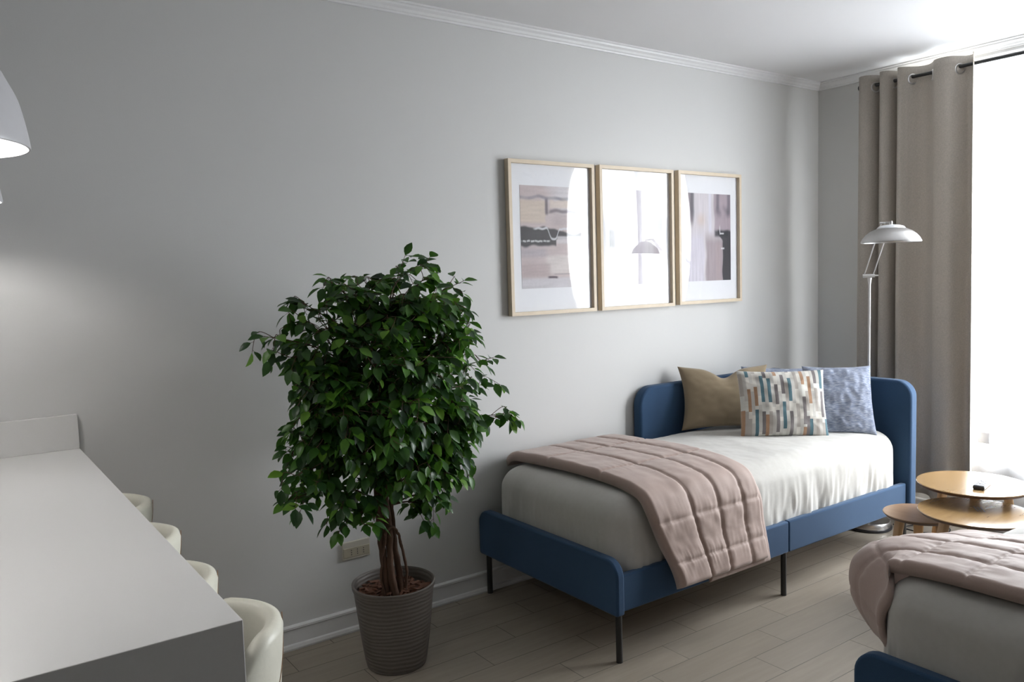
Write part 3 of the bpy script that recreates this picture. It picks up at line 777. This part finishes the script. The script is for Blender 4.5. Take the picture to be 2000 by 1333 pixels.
tag(o, 'creased blue grey pillow nearest the right end of the daybed', 'pillow', 'pillows on the daybed'); place(o, (3.805, 2.41, MZ+.162), math.radians(-46), math.radians(22), math.radians(0))
o = obj('pillow', pillow(.42, .37, .12, 9.0, pinch=.06, wr=.8), M['blue_pillow'], angle=180)
tag(o, 'blue grey pillow behind the striped one, only its top showing', 'pillow', 'pillows on the daybed'); place(o, (3.79, 2.755, MZ+.128), math.radians(-38), math.radians(16), math.radians(2))

# ------------------------------------------------------------------ nesting tables
def table(cx, cy, z, r, legs, matt, name, label, lh=.014):
    t = thing(name, label, 'side table', (cx, cy, 0), 'nesting round side tables')
    b = BM(); lathe(b, [(r-.012, z-.016), (r-.001, z-.005), (r, z-.003), (r-.0015, z)], (cx, cy, 0), 96)
    for f in b.faces:
        f.material_index = 0 if f.calc_center_median().z > z-.0025 else 1
    top = obj('table_top', b, [matt, M['darkedge']], t, angle=30)
    for a in legs:
        d = Vector((math.cos(a), math.sin(a), 0)); p0 = Vector((cx, cy, z-.017))+d*(r*.62); p1 = Vector((cx, cy, 0))+d*(r*.98)
        n = Vector((-d.y, d.x, 0)); b = BM(); R = []
        for p, wn, wd in ((p0, .023, .014), (p0.lerp(p1, .5), .018, .0125), (p1, .011, .009)):
            q = []
            for k in range(16):
                A = 2*PI*k/16; ca, sa = math.cos(A), math.sin(A)
                q.append(p+n*wn*math.copysign(abs(ca)**.5, ca)+d*wd*math.copysign(abs(sa)**.5, sa))
            R.append(q)
        ring_stack(b, R, True, True, True); obj('leg', b, M['oak_leg'], t, angle=50)
    return t, top
D = math.radians
table(3.625, 1.652, .500, .222, [D(78), D(20), D(318)], M['oak'], 'side_table', 'tallest round oak side table, holding the remote control')
tt, _ = table(3.418, 1.542, .438, .218, [D(150), D(270), D(30)], M['oak'], 'side_table', 'middle-height round oak side table with a small inlaid slot')
b = BM(); mx = Matrix.Translation((3.46, 1.55, .4383)) @ Matrix.Rotation(D(38), 4, 'Z')
for dy in (-.012, 0, .012):
    for v in box(b, -.035, .035, dy-.003, dy+.003, -.0004, .0004): v.co = mx @ v.co
obj('inlay', b, M['darkedge'], tt, smooth=False)
table(3.480, 1.808, .360, .150, [D(152), D(265), D(30)], M['walnut_top'], 'side_table', 'lowest and smallest round side table with a browner top')
# remote
t = thing('remote_control', 'small silver and black remote control on the tallest side table', 'remote control', (3.60, 1.60, .5))
mx = Matrix.Translation((3.595, 1.600, .5005)) @ Matrix.Rotation(D(12), 4, 'Z')
def xbox(name, dims, mat, bv):
    b = BM()
    for v in box(b, *dims): v.co = mx @ v.co
    obj(name, b, mat, t, smooth=False, bevel=bv)
xbox('remote_body', (-.068, .066, -.0225, .0225, 0, .016), M['black_plastic'], .004)
xbox('face_plate', (-.063, .064, -.0205, .0205, .0155, .0180), M['remote_face'], .001)
for i in range(5):
    for j in range(3):
        xbox('button', (-.035+i*.019, -.025+i*.019, -.015+j*.012, -.007+j*.012, .018, .020), M['black_plastic'] if (i+j) % 2 else M['frost'], .0005)

# ------------------------------------------------------------------ floor lamp
LX, LY = 4.160, 2.452
t = thing('floor_lamp', 'thin steel reading floor lamp with a wide dome shade behind the daybed', 'floor lamp', (LX, LY, 0))
b = BM(); lathe(b, [(.120, 0), (.124, .004), (.124, .014), (.120, .016)], (LX, LY, 0), 64); obj('base_ring', b, M['black_plastic'], t)
b = BM(); lathe(b, [(.117, .016), (.117, .040), (.112, .046), (.02, .050), (.012, .06)], (LX, LY, 0), 64); obj('base', b, M['chrome'], t)
b = BM(); tube(b, [(LX, LY, .05), (LX, LY, 1.375)], .0065, 16); lathe(b, [(.0065, 1.35), (.009, 1.365), (.012, 1.39)], (LX, LY, 0), 16); obj('pole', b, M['nickel'], t)
lat = Vector((.5, -.866, 0))
jc = Vector((LX, LY, 1.402)); b = BM(); tube(b, [jc-lat*.034-Vector((0, 0, .002)), jc+lat*.026], .010, 16); tube(b, [jc+lat*.026, jc+lat*.045], .004, 12)
obj('joint', b, M['nickel'], t)
SC = Vector((3.932, 2.205, 0)); top_ = Vector((SC.x+.05, SC.y+.055, 1.672))
for k in (-1, 1):
    b = BM(); tube(b, [jc+lat*(.022*k-.004)+Vector((0, 0, .006)), top_+lat*(.022*k)+Vector((0, 0, 0))], .0032, 10); obj('arm', b, M['nickel'], t)
b = BM(); tube(b, [top_-lat*.03, top_+lat*.03], .006, 12); tube(b, [top_, Vector((SC.x, SC.y, 1.668))], .005, 10); tube(b, [Vector((SC.x, SC.y, 1.645)), Vector((SC.x, SC.y, 1.676))], .006, 12); obj('shade_bracket', b, M['chrome'], t)
pr = [(.141, 1.572), (.1405, 1.575), (.132, 1.592), (.117, 1.610), (.097, 1.626), (.066, 1.640)]
b = BM(); lathe(b, [(r-.003, z-.003) for r, z in pr[::-1]]+pr, (SC.x, SC.y, 0), 72, False, False)
sh = obj('lamp_shade', b, M['lampwhite'], t, angle=60)
b = BM(); lathe(b, [(.066, 1.635), (.067, 1.641), (.058, 1.650), (.036, 1.657), (.004, 1.660)], (SC.x, SC.y, 0), 48); obj('shade_cap', b, M['frost'], t)
b = BM(); lathe(b, [(.018, 1.632), (.018, 1.60), (.010, 1.588)], (SC.x, SC.y, 0), 20); obj('bulb', b, M['frost'], t)
b = BM(); pts = spline([(LX+.10, LY-.09, .016), (4.27, 2.30, .004), (4.28, 2.20, .004), (4.36, 2.12, .004), (4.46, 2.16, .004), (4.42, 2.28, .004), (4.30, 2.33, .004), (4.40, 2.44, .004), (4.56, 2.62, .004), (4.58, 2.8, .004)], 8)
tube(b, pts, .003, 8); obj('cord', b, M['black_plastic'], t)

# ------------------------------------------------------------------ ficus
PXc, PYc = 1.345, 2.700
t = thing('potted_ficus', 'tall artificial ficus tree in a taupe ribbed pot beside the daybed', 'potted plant', (PXc, PYc, 0))
b = BM()
lathe(b, [(.095, 0), (.112, .004), (.118, .03), (.128, .10), (.140, .20), (.150, .29), (.156, .305), (.157, .318), (.153, .321), (.148, .317), (.145, .29), (.140, .262), (.02, .262)], (PXc, PYc, 0), 72)
obj('pot', b, M['pot'], t, angle=50)
rc = random.Random(3); b = BM(); lathe(b, [(.002, .279), (.08, .277), (.143, .268)], (PXc, PYc, 0), 32, True, False)
for i in range(85):
    a = rc.uniform(0, 2*PI); r = math.sqrt(rc.random())*.128
    L_, W_, H_ = rc.uniform(.018, .045), rc.uniform(.008, .016), rc.uniform(.004, .009)
    mx = Matrix.Translation((PXc+r*math.cos(a), PYc+r*math.sin(a), .283+rc.uniform(0, .012))) @ Matrix.Rotation(rc.uniform(0, 2*PI), 4, 'Z') @ Matrix.Rotation(rc.uniform(-.5, .5), 4, 'X') @ Matrix.Rotation(rc.uniform(-.4, .4), 4, 'Y')
    vs = box(b, -L_/2, L_/2, -W_/2, W_/2, -H_/2, H_/2)
    for v in vs: v.co = mx @ (v.co*(1+rc.uniform(-.25, .25)))
tag(obj('bark_chips', b, M['bark_chips'], t, smooth=False), kind='stuff')
rt = random.Random(21)
def stem(pts, r0, r1, name='trunk'):
    b = BM(); P = spline(pts, 10); n = len(P)
    P = [p+Vector((nz(i*.35, r0*99, 1), nz(i*.35, r0*99, 7), 0))*.004 for i, p in enumerate(P)]
    tube(b, P, [r0+(r1-r0)*i/(n-1)+.0015*nz(i*.8, r0*50, 2) for i in range(n)], 12); obj(name, b, M['stem'], t, angle=180)
stem([(1.300, 2.680, .27), (1.296, 2.675, .40), (1.288, 2.68, .55), (1.285, 2.69, .75), (1.27, 2.68, 1.0)], .016, .009)
stem([(1.330, 2.660, .27), (1.312, 2.655, .38), (1.318, 2.66, .52), (1.312, 2.665, .70), (1.32, 2.66, 1.05)], .015, .008)
stem([(1.362, 2.675, .27), (1.358, 2.68, .36), (1.345, 2.685, .50), (1.342, 2.68, .66), (1.37, 2.67, .95)], .015, .008)
stem([(1.345, 2.735, .27), (1.352, 2.74, .42), (1.330, 2.73, .60), (1.36, 2.74, .85), (1.40, 2.72, 1.2)], .013, .007)
stem([(1.375, 2.665, .27), (1.381, 2.66, .36), (1.362, 2.66, .47), (1.34, 2.65, .53), (1.315, 2.645, .545), (1.295, 2.65, .52), (1.284, 2.66, .44), (1.276, 2.665, .36), (1.29, 2.66, .28)], .006, .004, 'vine')

LEAF = []
def add_leaf(base, d, up, ln, var): LEAF.append((base, d, up, ln, var))
twigs = BM()
def branch(a, c, r0=.004, nleaf=9, start=.35, sub=True, leafk=1.0):
    a = Vector(a); c = Vector(c); L_ = (c-a).length
    mid = (a+c)/2+Vector((rt.uniform(-.04, .04), rt.uniform(-.04, .04), .10*L_+rt.uniform(-.02, .04)))
    P = spline([a, mid, c], 8)
    tube(twigs, P, [r0+(0.0009-r0)*i/(len(P)-1) for i in range(len(P))], 5)
    n = len(P); s = 1
    for k in range(nleaf):
        f = start+(1-start)*(k+.5)/nleaf; x = f*(n-1); i = min(n-2, int(x)); p = P[i].lerp(P[i+1], x-i); tg = (P[i+1]-P[i]).normalized()
        side = tg.cross(Vector((0, 0, 1))); side = side.normalized() if side.length > .01 else Vector((1, 0, 0))
        s = -s
        d = (tg*rt.uniform(.3, .9)+side*s*rt.uniform(.6, 1.1)+Vector((rt.uniform(-.3, .3), rt.uniform(-.3, .3), rt.uniform(-.75, .15)))).normalized()
        q = p+d*rt.uniform(.006, .018)
        tube(twigs, [p, q], .0007, 4, False)
        add_leaf(q, d, Vector((rt.uniform(-.6, .6), rt.uniform(-.9, .3), 1)).normalized(), rt.uniform(.040, .062)*leafk, rt.random())
        if sub and rt.random() < .55:
            e = p+d*rt.uniform(.05, .09)+Vector((0, 0, rt.uniform(-.03, .01)))
            branch(p, e, .0014, rt.randint(3, 5), .3, False, leafk)
    tg = (P[-1]-P[-2]).normalized(); add_leaf(P[-1], (tg+Vector((0, 0, -.3))).normalized(), Vector((rt.uniform(-.3, .3), -.5, 1)).normalized(), .055*leafk, rt.random())
TIPS = [(0.841, 2.62, 1.302), (1.022, 2.72, 1.408), (0.915, 2.6, 1.227), (1.159, 2.75, 1.467), (1.19, 2.6, 1.473), (1.306, 2.7, 1.462), (1.469, 2.72, 1.574), (1.489, 2.62, 1.541), (1.702, 2.65, 1.465), (1.664, 2.7, 1.363), (1.439, 2.5, 1.483), (1.82, 2.62, 1.154), (1.755, 2.68, 1.258), (1.557, 2.5, 1.239), (1.916, 2.66, 0.912), (1.81, 2.72, 1.033), (1.7, 2.6, 0.905), (1.643, 2.6, 0.782), (1.66, 2.7, 0.691), (1.521, 2.62, 0.638), (1.47, 2.66, 0.591), (0.879, 2.6, 0.727), (0.939, 2.72, 0.88), (0.901, 2.55, 0.828), (1.056, 2.62, 0.797), (0.94, 2.66, 0.96), (1.096, 2.6, 0.722), (1.178, 2.62, 0.628), (1.109, 2.66, 0.642), (0.96, 2.6, 1.104), (0.974, 2.7, 1.163), (0.945, 2.5, 1.048)]
for (x, y, z) in TIPS:
    k = .55+.35*rt.random(); root = Vector((1.33, 2.69, max(.62, min(1.2, z*.72+.12))))
    st = root.lerp(Vector((x, y, z)), .12)
    tip = root.lerp(Vector((x, y, z)), .93)
    branch(st, tip, .0045, rt.randint(9, 12), .42)
CENT = [((1.10, 2.62, 1.27), .13), ((1.24, 2.60, 1.34), .12), ((1.40, 2.6, 1.36), .12), ((1.50, 2.6, 1.25), .12), ((1.06, 2.6, 1.10), .12), ((1.19, 2.52, 1.17), .15), ((1.40, 2.55, 1.12), .16), ((1.54, 2.6, 1.03), .13), ((1.10, 2.6, .97), .12), ((1.22, 2.52, 1.0), .14), ((1.48, 2.6, .90), .12), ((1.34, 2.58, .82), .13), ((1.22, 2.6, .83), .11), ((1.48, 2.6, .78), .09), ((1.33, 2.78, 1.2), .22), ((1.3, 2.78, .95), .2), ((1.33, 2.6, .97), .16), ((1.02, 2.62, .93), .07), ((1.56, 2.62, .80), .06)]
for c, R in CENT:
    c = Vector(c)
    for k in range(int(9+R*70)):
        d = Vector((rt.gauss(0, 1), rt.gauss(0, 1)-.25, rt.gauss(0, 1))).normalized()
        e = c+d*R*rt.uniform(.7, 1.12); e.y = min(e.y, 2.96)
        a = c.lerp(e, .15)
        branch(a, e, .0018, rt.randint(4, 6), .35, rt.random() < .35)
obj('branches', twigs, M['stem'], t, angle=180)
b = BM(); lay = b.loops.layers.float_color.new('leafvar')
SEC = [(0, 0), (.18, .62), (.42, 1.0), (.68, .80), (.88, .36), (1, 0)]
for base, d, up, ln, var in LEAF:
    if base.y > 3.02: continue
    wd = ln*.29; side = d.cross(up)
    if side.length < .05: continue
    side.normalize(); nn = side.cross(d).normalized(); droop = rt.uniform(.05, .35)
    mids = []; Ls = []; Rs = []
    for f, wv in SEC:
        p = base+d*ln*f-nn*ln*droop*f*f
        p.y = min(p.y, 3.055)
        mids.append(p); Ls.append(p+side*wd*wv+nn*wd*.28*wv); Rs.append(p-side*wd*wv+nn*wd*.28*wv)
    mv = [b.verts.new(p) for p in mids]; lv = [None]+[b.verts.new(p) for p in Ls[1:-1]]+[None]; rv = [None]+[b.verts.new(p) for p in Rs[1:-1]]+[None]
    fs = [b.faces.new((mv[0], mv[1], lv[1])), b.faces.new((mv[0], rv[1], mv[1]))]
    for i in range(1, 4): fs += [b.faces.new((mv[i], mv[i+1], lv[i+1], lv[i])), b.faces.new((mv[i], rv[i], rv[i+1], mv[i+1]))]
    fs += [b.faces.new((mv[4], mv[5], lv[4])), b.faces.new((mv[4], rv[4], mv[5]))]
    for f in fs:
        for l in f.loops: l[lay] = (var, var, var, 1)
me = bpy.data.meshes.new('foliage'); b.to_mesh(me); b.free()
for p in me.polygons: p.use_smooth = True
me.materials.append(M['leaf']); o = bpy.data.objects.new('foliage', me); COL.objects.link(o); o.parent = t; me.transform(Matrix.Translation(-t.location))
print('leaves', len(LEAF))
